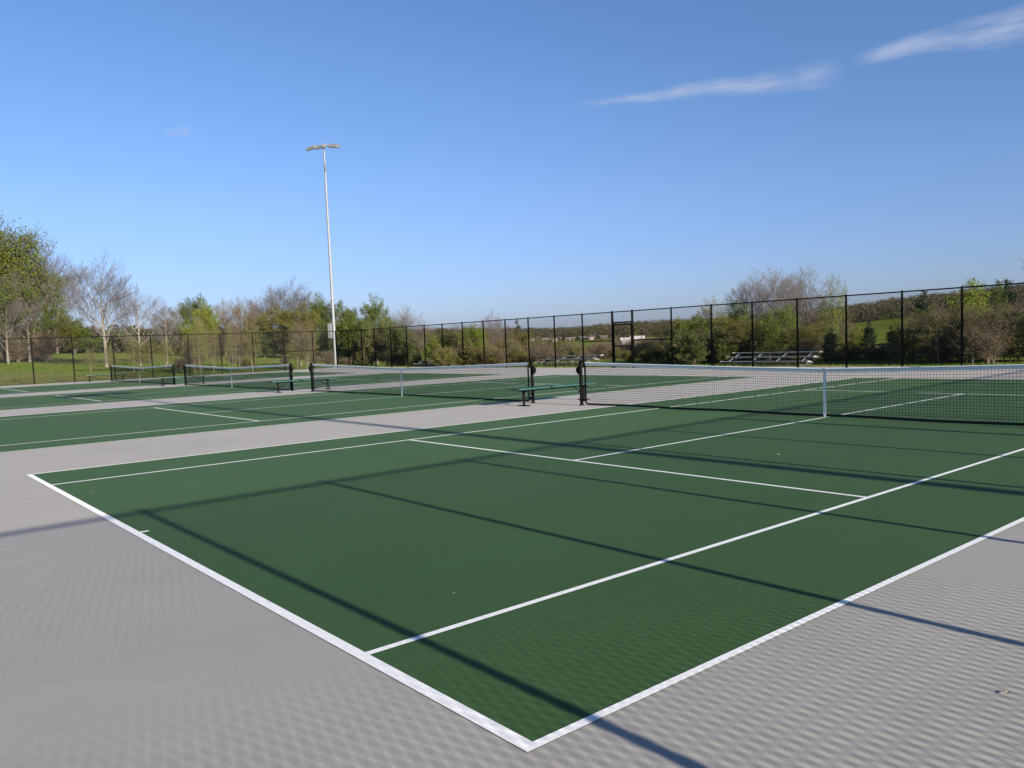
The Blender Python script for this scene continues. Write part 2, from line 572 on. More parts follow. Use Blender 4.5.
bench0 = make_bench()
bl = [('green backless bench on black legs behind the post gap beside the nearest net', (-7.68, 12.25)),
      ('green bench between the posts of the second and third nets', (-22.2, 12.15)),
      ('green bench between the posts of the two farthest nets', (-36.75, 12.2)),
      ('green bench in front of the left fence, left of the farthest net', (-52.6, 12.2))]
for i, (lab, (x, y)) in enumerate(bl):
    t = bench0 if i == 0 else copy_tree(bench0)
    t.location = (x, y, 0); tag(t, lab, 'bench', 'player benches between the courts')


# ---------------------------------------------------------------- light poles
def make_pole(H, label, loc, rz):
    t = empty('light_pole', loc, rz); tag(t, label, 'light pole', 'tall floodlight poles')
    m = MB(); n = 8
    zs = np.linspace(0, H, n + 1)
    for a, b in zip(zs[:-1], zs[1:]):
        m.tube((0, 0, a), (0, 0, b), .14 - .07 * a / H, .14 - .07 * b / H, n=16, caps=(b == H))
    m.build('shaft', M['galv'], t, smooth=True)
    m = MB(); m.tube((0, 0, -.3), (0, 0, .06), .3, n=20); m.build('footing', M['concrete'], t)
    m = MB(); m.box((0, 0, .08), (.42, .42, .04), bevel=.008)
    for sx in (-1, 1):
        for sy in (-1, 1): m.tube((sx * .16, sy * .16, .06), (sx * .16, sy * .16, .16), .018)
    m.build('base_plate', M['galv'], t)
    zb = H * .168
    m = MB(); m.box((-.33, 0, zb), (.36, .36, 1.3), bevel=.02); m.box((-.15, 0, zb + .35), (.1, .12, .04)); m.box((-.15, 0, zb - .35), (.1, .12, .04))
    m.box((-.33, -.185, zb), (.3, .01, 1.15)); m.build('control_box', M['boxgrey'], t)
    m = MB(); m.tube((-1.15, 0, H - .12), (1.15, 0, H - .12), .045, n=10); m.box((0, 0, H - .12), (.3, .2, .2))
    m.tube((0, 0, H), (0, 0, H + .06), .09, .05, n=12)
    m.build('crossarm', M['galv'], t)
    for k, (x, tilt, yy) in enumerate(((-1.0, -28, .12), (-.15, -24, .22), (1.0, 22, .12))):
        rot = Matrix.Rotation(rad(18), 4, 'X') @ Matrix.Rotation(rad(tilt * .4), 4, 'Y')
        m = MB(); c = (x, -yy, H - .3)
        m.box(c, (.9, .7, .2), rot, bevel=.05)
        for q in range(7):
            off = rot @ Vector((-.3 + q * .1, 0, .13)); m.box((c[0] + off.x, c[1] + off.y, c[2] + off.z), (.02, .5, .08), rot)
        m.tube((x, 0, H - .12), (x, -yy, H - .25), .03)
        h = m.build('floodlight', M['lampbody'], t)
        m = MB(); off = rot @ Vector((0, 0, -.108)); m.box((c[0] + off.x, c[1] + off.y, c[2] + off.z), (.66, .48, .014), rot)
        m.build('lens', M['glass'], h)
    return t


dP = 72.5
PX, PY = ray_at(336, 366, dP)[:2]
PX, PY = float(PX), float(PY)
Hp = ray_at(322, 143, dP)[2]
print('visible pole height', Hp)
make_pole(Hp, 'tall grey floodlight pole standing outside the far left fence corner', (PX, PY, tz(PX, PY)), rad(38))
make_pole(15.6, 'tall floodlight pole on the sun side of the courts throwing its long shadow across them', (20.6, 6.58, tz(20.6, 6.58)), rad(90))


# ---------------------------------------------------------------- bleachers
def make_bleacher():
    t = empty('bleacher'); L = 5.0
    for k in range(3):
        y = .15 + k * .55; zs = .20 + k * .21
        m = MB(); m.box((0, y, zs), (L, .25, .045), bevel=.008); p = m.build('seat_board', M['alu'], t)
        for s in (-1, 1):
            c = MB(); c.box((s * (L / 2 + .012), y, zs), (.03, .27, .07)); c.build('end_cap', M['cap'], p)
        if k:
            m = MB(); m.box((0, y - .27, zs - .25 + .0), (L, .22, .035), bevel=.008); m.build('foot_board', M['alu'], t)
    for x in (-2.1, -.7, .7, 2.1):
        m = MB()
        m.path([(x, 0, .03), (x, 1.4, .03)], .022); m.path([(x, .05, .03), (x, .1, .17), (x, 1.25, .60), (x, 1.4, .03)], .022)
        m.tube((x, .65, .03), (x, .7, .39), .02); m.tube((x, 1.3, .03), (x, .2, .2), .016)
        m.build('support_frame', M['strut'], t)
    m = MB()
    m.tube((-2.1, 1.38, .08), (2.1, 1.33, .5), .014); m.build('cross_brace', M['strut'], t)
    return t


bl0 = make_bleacher()
for i, (x, lab) in enumerate(((-15.6, 'aluminium bleacher in front of the green trees, rightmost and most visible one'),
                              (-30.4, 'aluminium bleacher behind the far fence seen through the gap above the green bench'),
                              (-45.2, 'smallest and leftmost aluminium bleacher, behind the far fence right of the light pole'))):
    t = bl0 if i == 0 else copy_tree(bl0)
    t.location = (x, 33.6, tz(x, 34) + .0); tag(t, lab, 'bleacher', 'bleachers behind the far fence')

# ---------------------------------------------------------------- vegetation
def bark(name, c, var=.25):
    m, nt, b = new_mat(name)
    n = noise(nt, coords(nt, (4, 4, 1)), 2.5, 5)
    nt.links.new(ramp(nt, n, [(.3, tuple(x * (1 - var) for x in c)), (.7, tuple(min(1, x * (1 + var)) for x in c))]), b.inputs['Base Color'])
    b.inputs['Roughness'].default_value = .9
    return m


M['bark_grey'] = bark('bark_grey', (.125, .11, .09))
M['bark_brown'] = bark('bark_brown', (.10, .070, .055))
M['bark_pale'] = bark('bark_pale', (.18, .15, .11))
M['twig_grey'] = bark('twig_grey', (.10, .088, .085), .2)
M['twig_brown'] = bark('twig_brown', (.10, .076, .048), .25)
M['twig_red'] = bark('twig_reddish', (.105, .075, .046), .25)
M['twig_olive'] = bark('twig_olive', (.11, .095, .04), .25)
M['leaf_yellow'] = leaf_mat('leaf_yellow_green', (.10, .14, .012), (.155, .195, .018))
M['leaf_fresh'] = leaf_mat('leaf_fresh_green', (.045, .070, .009), (.08, .12, .014))
M['leaf_olive'] = leaf_mat('leaf_olive', (.085, .095, .016), (.13, .13, .024))
M['leaf_dark'] = leaf_mat('leaf_dark_green', (.042, .066, .014), (.072, .102, .020), .2)
M['leaf_conifer'] = leaf_mat('needles_dark', (.012, .028, .014), (.028, .05, .02), .1)
M['leaf_brown'] = leaf_mat('buds_brown', (.080, .064, .036), (.118, .094, .052), .2)


def nrm(v): return v / (np.linalg.norm(v) + 1e-9)


class Tree:
    """skeleton grown by recursion; heavy wood goes to the trunk, fine wood and leaves to the crown"""
    def __init__(s, seed):
        s.r = np.random.default_rng(seed); s.wood = []; s.twig = []; s.tips = []

    def branch(s, p, d, L, rad_, lvl, maxl, P):
        n = 4 if lvl < 2 else (3 if lvl < maxl else 2)
        pts = [p]; dd = d.copy()
        for i in range(n):
            dd = nrm(dd + s.r.normal(0, P['wob'] * (.28 if lvl == 0 else 1 + .3 * lvl), 3) + np.array([0, 0, P['up'] * (1 if lvl else .6)]))
            pts.append(pts[-1] + dd * L / n)
        rr = np.linspace(rad_, max(rad_ * (.35 if lvl else .45), P['rmin']), n + 1)
        tgt = s.wood if lvl <= P['wlvl'] else s.twig
        for i in range(n): tgt.append((pts[i], pts[i + 1], rr[i], rr[i + 1]))
        if lvl >= maxl:
            s.tips.append((pts[-1], dd)); s.tips.append((pts[1], dd)); return
        nc = P['nc'][lvl]
        t0 = P['start'][lvl]
        for k in range(nc):
            t = t0 + (1 - t0) * (k + s.r.uniform(.1, .9)) / nc
            i = min(int(t * n), n - 1); f = t * n - i
            q = pts[i] * (1 - f) + pts[i + 1] * f
            az = k * 2.4 + s.r.uniform(-.6, .6)
            loc = nrm(pts[i + 1] - pts[i])
            a = nrm(np.cross(loc, [0, 0, 1.] if abs(loc[2]) < .95 else [1., 0, 0])); b = np.cross(loc, a)
            sp = P['ang'][lvl] * s.r.uniform(.75, 1.25)
            nd = nrm(loc * math.cos(sp) + (a * math.cos(az) + b * math.sin(az)) * math.sin(sp))
            ll = P['len'][lvl] * s.r.uniform(.7, 1.25) * (P['shape'](t) if lvl == 0 else (1.15 - .5 * t))
            s.branch(q, nd, ll, max(rr[i] * P['rk'], P['rmin']), lvl + 1, maxl, P)
        s.branch(pts[-1], dd, P['len'][lvl] * .8, max(rr[-1] * .9, P['rmin']), lvl + 1, maxl, P)

    def crown_mesh(s, name, leaves, lsize, spread, along=0.0):
        P0 = np.array([t[0] for t in s.twig]); P1 = np.array([t[1] for t in s.twig])
        V, F = seg_tubes(P0, P1, np.array([t[2] for t in s.twig]), np.array([t[3] for t in s.twig]), 3)
        mi = np.zeros(len(F), int)
        if leaves > 0:
            T = np.array([t[0] for t in s.tips]); k = leaves / len(T)
            cnt = s.r.poisson(k * s.r.choice([.2, 1, 1.8], len(T)))
            C = np.repeat(T, cnt, 0) + s.r.normal(0, spread, (cnt.sum(), 3)) * np.array([1, 1, .8])
            C = C[C[:, 2] > .05]
            n = len(C)
            a = s.r.normal(size=(n, 3)); a /= np.linalg.norm(a, axis=1, keepdims=True)
            b = np.cross(a, s.r.normal(size=(n, 3))); b /= np.linalg.norm(b, axis=1, keepdims=True)
            sz = lsize * s.r.uniform(.5, 1.4, (n, 1))
            LV = np.stack([C - a * sz, C - b * sz * .55, C + a * sz, C + b * sz * .55], 1).reshape(-1, 3)
            LF = np.arange(n * 4).reshape(-1, 4) + len(V)
            V = np.vstack([V, LV]); F = np.vstack([F, LF]); mi = np.concatenate([mi, np.ones(n, int)])
        return np_mesh(name, V, F, mi)

    def wood_mesh(s, name, n=7):
        P0 = np.array([t[0] for t in s.wood]); P1 = np.array([t[1] for t in s.wood])
        V, F = seg_tubes(P0, P1, np.array([t[2] for t in s.wood]), np.array([t[3] for t in s.wood]), n)
        return np_mesh(name, V, F, smooth=True)


round_ = lambda t: .35 + math.sin(math.pi * min(1, t * .9)) * .75
vase = lambda t: 1.0 - .35 * t
cone = lambda t: 1.15 - 1.0 * t

SPEC = {
    # wide bare spreading tree
    'bare': dict(H=10, trunkL=5.6, r0=.135, stems=1, maxl=4, wlvl=1, nc=[12, 7, 6, 4], start=[.36, .2, .15, .1], ang=[.58, .6, .62, .6],
                 len=[3.7, 1.8, .95, .5], rk=.42, rmin=.006, wob=.055, up=.10, shape=vase, leaves=0, ls=.06, sp=.1),
    'bare2': dict(H=10, trunkL=6.2, r0=.12, stems=1, maxl=4, wlvl=1, nc=[12, 6, 5, 4], start=[.22, .2, .2, .1], ang=[.65, .6, .6, .6],
                  len=[3.0, 1.5, .85, .45], rk=.42, rmin=.006, wob=.06, up=.10, shape=round_, leaves=0, ls=.06, sp=.1),
    'leafing': dict(H=10, trunkL=5.8, r0=.16, stems=1, maxl=4, wlvl=1, nc=[13, 6, 4, 3], start=[.2, .2, .2, .1], ang=[.8, .7, .65, .6],
                    len=[3.3, 1.6, .8, .4], rk=.5, rmin=.010, wob=.07, up=.06, shape=round_, leaves=16000, ls=.075, sp=.17),
    'sparse': dict(H=8, trunkL=5.4, r0=.06, stems=2, maxl=3, wlvl=0, nc=[13, 6, 4], start=[.2, .15, .1], ang=[.8, .7, .6],
                   len=[1.9, .85, .45], rk=.45, rmin=.006, wob=.06, up=.05, shape=vase, leaves=2600, ls=.06, sp=.10),
    'dense': dict(H=7, trunkL=4.6, r0=.13, stems=2, maxl=4, wlvl=1, nc=[9, 6, 4, 2], start=[.08, .1, .1, .1], ang=[.95, .7, .7, .6],
                  len=[2.2, 1.0, .55, .35], rk=.5, rmin=.010, wob=.12, up=.03, shape=cone, leaves=13000, ls=.085, sp=.15),
    'conifer': dict(H=7, trunkL=6.6, r0=.12, stems=1, maxl=3, wlvl=0, nc=[38, 6, 3], start=[.04, .1, .1], ang=[1.2, .7, .6],
                    len=[1.35, .45, .25], rk=.35, rmin=.008, wob=.04, up=.06, shape=cone, leaves=12000, ls=.075, sp=.09),
    'scrub': dict(H=3, trunkL=1.5, r0=.028, stems=10, maxl=3, wlvl=0, nc=[6, 5, 4], start=[.15, .1, .1], ang=[.55, .6, .6],
                  len=[.9, .5, .3], rk=.55, rmin=.005, wob=.1, up=.04, shape=vase, leaves=1100, ls=.045, sp=.06),
    'leafscrub': dict(H=3, trunkL=1.4, r0=.03, stems=9, maxl=3, wlvl=0, nc=[6, 4, 4], start=[.15, .1, .1], ang=[.65, .6, .6],
                      len=[.9, .5, .3], rk=.55, rmin=.0075, wob=.1, up=.05, shape=vase, leaves=4200, ls=.055, sp=.09),
}
PROTO = {}


def proto(spec, seed, mats, key):
    """mats = (bark, twig, leaf) -> (wood mesh, crown mesh, height, crown width)"""
    k = (spec, seed, mats)
    if k in PROTO: return PROTO[k]
    base = (spec, seed)
    if base not in PROTO:
        P = SPEC[spec]; T = Tree(seed * 101 + len(spec))
        for i in range(P['stems']):
            a = i * 2.4 + T.r.uniform(0, 1); off = 0 if P['stems'] == 1 else T.r.uniform(.1, .35) * (1 if P['stems'] < 6 else 1.6)
            lean = 0.0 if P['stems'] == 1 else T.r.uniform(.05, .35 if P['stems'] > 5 else .18)
            p = np.array([0.0, 0.0, -.15])
            d = nrm(np.array([math.cos(a) * lean, math.sin(a) * lean, 1.0]))
            sc = T.r.uniform(.75, 1.1) if P['stems'] > 1 else 1
            T.branch(p, d, P['trunkL'] * sc, P['r0'] * sc, 0, P['maxl'], P)
        wm = T.wood_mesh('trunk'); cm = T.crown_mesh('crown', P['leaves'], P['ls'], P['sp'])
        co = np.empty(len(cm.vertices) * 3, np.float32); cm.vertices.foreach_get('co', co); co = co.reshape(-1, 3)
        hgt = np.percentile(co[:, 2], 99.7); wid = np.percentile(np.abs(co[:, 0]), 97) + np.percentile(np.abs(co[:, 1]), 97)
        PROTO[base] = (wm, cm, float(hgt), float(wid))
    wm, cm, hgt, wid = PROTO[base]
    wm = wm.copy(); cm = cm.copy()
    wm.materials.append(M[mats[0]]); cm.materials.append(M[mats[1]]); cm.materials.append(M[mats[2]])
    PROTO[k] = (wm, cm, hgt, wid)
    return PROTO[k]


M['leaf_mid'] = leaf_mat('leaf_mid_green', (.07, .09, .014), (.115, .14, .022))
SPEC['bigleaf'] = dict(SPEC['leafing'], leaves=60000, ls=.055, sp=.26, wob=.05, nc=[18, 7, 5, 3], start=[.1, .2, .2, .1])
KIND = {  'big': ('bigleaf', (21, 22), ('bark_grey', 'twig_grey', 'leaf_mid'), 'leafing_tree', 'tree'),  # kind: (spec, seeds, mats, object name, category)
    'bare_grey': ('bare', (3, 5), ('bark_grey', 'twig_grey', 'leaf_brown'), 'bare_tree', 'tree'),
    'bare_tall': ('bare2', (3, 4), ('bark_grey', 'twig_grey', 'leaf_brown'), 'bare_tree', 'tree'),
    'bare_brown': ('bare2', (3, 4), ('bark_brown', 'twig_brown', 'leaf_brown'), 'bare_tree', 'tree'),
    'bare_red': ('bare2', (3, 4), ('bark_brown', 'twig_red', 'leaf_brown'), 'bare_tree', 'tree'),
    'birch': ('bare2', (4, 3), ('bark_pale', 'twig_grey', 'leaf_brown'), 'bare_tree', 'tree'),
    'fresh': ('leafing', (5, 6), ('bark_grey', 'twig_olive', 'leaf_fresh'), 'leafing_tree', 'tree'),
    'yellow': ('leafing', (5, 6), ('bark_brown', 'twig_olive', 'leaf_yellow'), 'leafing_tree', 'tree'),
    'olive': ('leafing', (6, 5), ('bark_brown', 'twig_brown', 'leaf_olive'), 'leafing_tree', 'tree'),
    'sap_olive': ('sparse', (7, 8), ('bark_pale', 'twig_olive', 'leaf_olive'), 'sapling', 'sapling'),
    'sap_yellow': ('sparse', (7, 8), ('bark_grey', 'twig_olive', 'leaf_yellow'), 'sapling', 'sapling'),
    'sap_brown': ('sparse', (8, 7), ('bark_grey', 'twig_brown', 'leaf_brown'), 'sapling', 'sapling'),
    'dense': ('dense', (9, 10), ('bark_brown', 'twig_brown', 'leaf_dark'), 'bushy_tree', 'tree'),
    'dense_fresh': ('dense', (9, 10), ('bark_brown', 'twig_olive', 'leaf_fresh'), 'bushy_tree', 'tree'),
    'dense_yellow': ('dense', (9, 10), ('bark_brown', 'twig_olive', 'leaf_yellow'), 'bushy_tree', 'tree'),
    'conifer': ('conifer', (11, 12), ('bark_brown', 'twig_brown', 'leaf_conifer'), 'conifer', 'conifer'),
    'scrub': ('scrub', (13, 14, 15), ('bark_brown', 'twig_brown', 'leaf_brown'), 'bare_shrub', 'shrub'),
    'scrub_red': ('scrub', (13, 14, 15), ('bark_brown', 'twig_red', 'leaf_brown'), 'bare_shrub', 'shrub'),
    'scrub_olive': ('leafscrub', (16, 17), ('bark_brown', 'twig_olive', 'leaf_olive'), 'leafy_shrub', 'shrub'),
    'scrub_green': ('leafscrub', (16, 17), ('bark_brown', 'twig_olive', 'leaf_fresh'), 'leafy_shrub', 'shrub'),
    'scrub_yellow': ('leafscrub', (16, 17), ('bark_brown', 'twig_olive', 'leaf_yellow'), 'leafy_shrub', 'shrub'),
}
FIRST = {}
cnt = 0


def plant(kind, u, vtop, wpx, d, label, group=None, du=0.0):
    """a tree whose top shows at (u, vtop), standing d metres from the camera"""
    global cnt
    spec, seeds, mats, name, cat = KIND[kind]
    seed = seeds[cnt % len(seeds)]; cnt += 1
    wm, cm, h0, w0 = proto(spec, seed, mats, kind)
    p = ray_at(u, vtop, d); x, y = p[0], p[1]
    z = tz(x, y); h = max(.6, p[2] - z)
    w = wpx / FPX * d
    sz = h / h0; sxy = min(max(w / w0, sz * (.5 if spec.startswith('bare') else .65)), sz * 1.5)
    key = (kind, seed)
    if key not in FIRST:
        t = empty(name)
        link_mesh('trunk', wm, None, t); link_mesh('crown', cm, None, t)
        FIRST[key] = t
    else: t = copy_tree(FIRST[key])
    t.location = (x, y, z - .02); t.scale = (sxy, sxy, sz); t.rotation_euler = (0, 0, random.uniform(0, 6.28))
    if group is None and 'group' in t: del t['group']
    tag(t, label, cat, group)
    return t


L_ = plant
# --- left woodland edge
L_('big', -20, 210, 88, 112, 'largest tree, green leafing crown, at the left edge of the picture')
L_('big', -42, 252, 70, 104, 'lower leafing tree cut by the left edge, in front of the largest tree')
L_('fresh', 30, 262, 44, 110, 'slim leafing tree filling the right side of the largest tree')
L_('bare_grey', 40, 240, 75, 114, 'tall bare greyish tree right beside the big green tree at the left edge')
L_('bare_tall', 22, 268, 46, 108, 'slender bare grey tree under the right half of the big green tree')
L_('bare_tall', 2, 290, 40, 104, 'bare pale tree in the left corner below the big green crown')
for i, (u, v, w) in enumerate(((6, 334, 14), (44, 330, 14), (16, 338, 14), (30, 336, 16))):
    L_('scrub', u, v, w * 1.4, 106 + i, 'leafless shrub in the tangle at the foot of the big left tree', 'shrubs under the big left trees')
L_('olive', 54, 309, 44, 150, 'round olive green tree right of the bare trees at the left edge')
L_('dense_fresh', 72, 316, 34, 156, 'round green tree behind the first bare tree of the left field')
L_('conifer', 86, 330, 16, 165, 'small dark conifer left of the lone bare tree trunk')
L_('dense', 38, 322, 30, 158, 'dark bushy tree behind the bare trunks at the left')
L_('bare_grey', 98, 256, 58, 90, 'lone wide bare tree with a pale trunk in the left field')
L_('birch', 135, 286, 38, 92, 'smaller bare pale tree just right of the lone wide bare tree')
L_('birch', 163, 299, 24, 96, 'thin bare pale tree left of the first leafing trees')
for u, v, w, k in ((131, 334, 18, 'sap_olive'), (141, 338, 16, 'sap_yellow'), (150, 336, 16, 'sap_olive'), (108, 344, 14, 'sap_olive'), (164, 340, 18, 'sap_yellow'), (89, 348, 12, 'sap_olive')):
    L_(k, u, v, w, 76 + (u % 5), 'thin budding sapling in the left field behind the farthest net', 'saplings in the left field')
# --- middle left belt
mid = [('dense', 168, 316, 36, 122, 'dark green tree right of the thin bare pale tree'),
       ('bare_brown', 180, 303, 42, 112, 'bare brown tree left of the yellow green leafing tree'),
       ('fresh', 193, 296, 32, 92, 'bright leafing tree, first of the belt behind the third net'),
       ('yellow', 203, 303, 30, 80, 'yellow green leafing tree in front of the brown belt'),
       ('dense', 212, 320, 30, 98, 'dark bushy tree behind the yellow green leafing tree'),
       ('bare_red', 222, 300, 48, 96, 'reddish brown bare tree right of the yellow green leafing tree'),
       ('bare_brown', 238, 297, 50, 100, 'brown bare tree above the left post of the third net'),
       ('bare_red', 250, 300, 44, 92, 'reddish bare tree in the middle of the brown belt'),
       ('yellow', 258, 312, 28, 98, 'low yellow green tree amid the brown belt'),
       ('dense', 263, 325, 28, 90, 'dark bushy tree low in the brown belt'),
       ('bare_tall', 270, 288, 44, 104, 'tall bare grey tree left of the belt high point'),
       ('bare_grey', 288, 280, 56, 100, 'highest bare grey tree of the belt left of the light pole'),
       ('bare_tall', 304, 290, 36, 98, 'bare grey tree between the highest bare tree and the light pole'),
       ('olive', 280, 306, 36, 90, 'olive budding tree below the highest bare grey tree'),
       ('olive', 300, 304, 34, 84, 'olive budding tree close to the left of the light pole'),
       ('fresh', 318, 295, 34, 92, 'green tree just left of the light pole'),
       ('dense', 312, 322, 30, 88, 'dark bushy tree left of the light pole foot'),
       ('fresh', 336, 302, 38, 90, 'green tree directly behind the light pole'),
       ('dense_fresh', 350, 306, 36, 86, 'bushy green tree just right of the light pole'),
       ('dense', 342, 325, 30, 82, 'dark bush right of the light pole foot'),
       ('dense_fresh', 360, 316, 28, 84, 'green bush between the light pole and the rounded tree'),
       ('fresh', 374, 296, 36, 94, 'rounded green tree standing above the fence right of the light pole'),
       ('bare_grey', 404, 306, 34, 98, 'bare grey tree rising above the fence right of the rounded green tree'),
       ('bare_tall', 391, 312, 22, 104, 'small bare tree between the rounded green tree and the bare grey one'),
       ('olive', 385, 320, 30, 84, 'olive tree under the right side of the rounded green tree'),
       ('dense', 396, 322, 28, 74, 'dark green bush below the bare grey tree above the fence'),
       ('dense', 411, 326, 28, 72, 'dark green bush left of the yellow green shrub'),
       ('bare_brown', 421, 322, 26, 88, 'brown bare tree behind the dark green bushes right of the pole'),
       ('dense_yellow', 432, 333, 20, 66, 'narrow yellow green shrub above the leftmost bleacher'),
       ('dense_fresh', 444, 330, 26, 80, 'green bush right of the narrow yellow green shrub'),
       ('yellow', 472, 324, 30, 78, 'yellow green tree behind the fence between the two left bleachers'),
       ('bare_tall', 491, 311, 22, 96, 'spindly bare tree poking above the fence line in the middle'),
       ('bare_tall', 498, 316, 16, 98, 'small bare tree beside the spindly one in the middle'),
       ('bare_brown', 456, 324, 30, 80, 'brown bare tree between green bush and yellow green tree'),
       ('bare_red', 486, 324, 34, 82, 'reddish bare tree below the spindly bare tree'),
       ('bare_brown', 503, 324, 34, 86, 'brown bare tree right of the spindly bare trees'),
       ('olive', 515, 328, 30, 90, 'olive tree where the belt thins out in the middle'),
       ('conifer', 518, 320, 10, 150, 'dark conifer on the skyline left of the middle')]
for m in mid:
    m = list(m)
    if m[2 - 1] < 346: m[4] = 118 + (m[4] - 80) * .9
    elif m[1] < 412: m[4] = m[4] + 22
    L_(*m)
for i in range(16):
    u = random.choice([random.uniform(186, 216), random.uniform(226, 250), random.uniform(286, 316)])
    L_(random.choice(['sap_olive', 'sap_brown', 'sap_olive', 'sap_brown', 'sap_yellow']), u, random.uniform(312, 340), random.uniform(12, 22), random.uniform(66, 84),
       'thin sapling at the front of the brown belt left of the light pole', 'saplings in front of the belt left of the pole')
for i in range(9):
    u = random.uniform(176, 350)
    L_(random.choice(['scrub', 'scrub_olive', 'scrub_red']), u, random.uniform(350, 357), random.uniform(16, 26), random.uniform(74, 88),
       'low shrub at the foot of the belt left of the light pole', 'shrubs below the belt left of the pole')
for i in range(16):
    u = random.uniform(352, 445)
    L_(random.choice(['scrub_green', 'dense', 'scrub_olive', 'scrub']), u, random.uniform(330, 346), random.uniform(18, 30), random.uniform(94, 108),
       'shrub in the green hedge right of the light pole', 'shrubs right of the light pole')
# --- bank of brown scrub behind the gate
for i in range(70):
    u = random.uniform(440, 672); d = random.uniform(52, 104)
    v = 352 - (d - 52) * .22 + random.uniform(-5, 3) - (u - 440) * .012
    L_(random.choice(['scrub', 'scrub_red', 'scrub_red', 'scrub_olive', 'scrub', 'scrub_olive']), u, v, random.uniform(22, 40), d,
       'low leafless shrub on the brown bank behind the gate and the green bench', 'shrubs on the brown bank')
L_('scrub_yellow', 645, 350, 26, 52, 'yellow green shrub just right of the fence gate')
L_('scrub_yellow', 657, 349, 22, 54, 'yellow green shrub second to the right of the fence gate')
L_('sap_olive', 662, 322, 22, 58, 'thin budding sapling right of the gate against the far hill')
L_('sap_brown', 630, 345, 20, 60, 'thin brown sapling seen through the gate')
# --- right thicket
right = [('dense', 676, 336, 26, 48, 'dark green bush where the right thicket begins'),
         ('yellow', 686, 318, 34, 52, 'yellow green tree at the left end of the right thicket'),
         ('dense_fresh', 697, 316, 34, 50, 'bushy green tree second from the left end of the right thicket'),
         ('sap_olive', 709, 297, 26, 56, 'thin tree reaching above the fence at the left end of the right thicket'),
         ('dense', 708, 322, 34, 50, 'dark bushy tree left of the bleacher'),
         ('olive', 721, 312, 40, 52, 'olive tree above the left end of the rightmost bleacher'),
         ('dense', 738, 302, 34, 54, 'dark green tree above the rightmost bleacher'),
         ('dense', 752, 318, 34, 50, 'dark bush behind the middle of the rightmost bleacher'),
         ('olive', 742, 318, 36, 47, 'olive bush close behind the rightmost bleacher'),
         ('yellow', 779, 306, 42, 48, 'bright yellow green tree above the right end of the bleacher'),
         ('dense_fresh', 769, 320, 30, 46, 'green bush behind the right end of the bleacher'),
         ('bare_tall', 745, 278, 46, 68, 'left one of the tall bare trees rising behind the bleacher'),
         ('bare_tall', 762, 270, 46, 70, 'second of the tall bare trees rising behind the bleacher'),
         ('bare_tall', 776, 268, 44, 66, 'third of the tall bare trees rising behind the bleacher'),
         ('bare_tall', 806, 265, 46, 68, 'highest tall bare tree right of the bleacher trees'),
         ('bare_grey', 790, 276, 50, 74, 'wide bare tree behind the other tall bare trees over the bleacher'),
         ('sap_yellow', 837, 277, 22, 66, 'narrow budding tree standing alone above the fence'),
         ('sap_olive', 822, 292, 18, 70, 'small budding tree left of the narrow lone one'),
         ('olive', 803, 324, 34, 46, 'olive bush right of the bleacher'),
         ('olive', 818, 322, 30, 50, 'olive budding tree behind the right end of the bleacher'),
         ('conifer', 830, 328, 22, 43, 'dark conifer just right of the bleacher'),
         ('sap_brown', 846, 316, 22, 50, 'brown sapling behind the fence post right of the bleacher'),
         ('dense_yellow', 855, 328, 22, 50, 'yellow green bush at the left side of the hill field'),
         ('conifer', 869, 322, 20, 46, 'dark narrow conifer in front of the hill field'),
         ('conifer', 893, 326, 20, 47, 'dark conifer at the right side of the hill field'),
         ('sap_brown', 884, 340, 22, 44, 'brown sapling between the two dark conifers'),
         ('bare_brown', 916, 314, 36, 50, 'bare brown tree right of the dark conifers'),
         ('conifer', 924, 292, 20, 72, 'dark conifer on the skyline in the right thicket'),
         ('yellow', 936, 306, 30, 60, 'yellow green tree right of the skyline conifer'),
         ('bare_brown', 935, 304, 46, 46, 'bare brown tree in front of the yellow green one at the right'),
         ('dense_yellow', 972, 281, 36, 62, 'bright green tree rising above the fence near the right edge'),
         ('dense_fresh', 990, 283, 30, 64, 'green tree right of the bright green one near the right edge'),
         ('dense_yellow', 958, 292, 30, 60, 'yellow green tree left of the bright green one near the right edge'),
         ('conifer', 1008, 281, 26, 66, 'dark rounded conifer close to the right edge'),
         ('bare_red', 1012, 298, 50, 48, 'reddish bare tree at the right edge of the picture'),
         ('bare_brown', 990, 304, 46, 44, 'bare brown tree below the bright green tree near the right edge'),
         ('bare_brown', 962, 300, 46, 45, 'bare brown tree behind the last fence post but one at the right'),
         ('bare_red', 1040, 290, 60, 50, 'reddish bare tree beyond the right edge'),
         ('bare_grey', 1078, 222, 120, 40, 'big bare tree whose branch tips reach in at the right edge')]
for m in right: L_(*m)
for i in range(46):
    u = random.uniform(912, 1060)
    L_(random.choice(['sap_brown', 'sap_olive', 'sap_brown', 'scrub', 'sap_brown', 'scrub_olive', 'dense']), u, random.uniform(308, 336), random.uniform(20, 40), random.uniform(38.5, 50),
       'sapling or shrub in the brown thicket behind the right end of the far fence', 'thicket at the right')
for i in range(10):
    L_(random.choice(['scrub', 'scrub_olive', 'scrub_olive']), random.uniform(838, 905), random.uniform(341, 350), random.uniform(16, 26), random.uniform(42, 50),
       'low shrub in front of the hill field', 'low shrubs in front of the hill field')
for i in range(20):
    u = random.uniform(670, 832)
    L_(random.choice(['scrub_olive', 'scrub_green', 'dense', 'scrub']), u, random.uniform(326, 345), random.uniform(22, 34), random.uniform(46, 52),
       'shrub in the green thicket behind the rightmost bleacher', 'shrubs behind the bleacher')


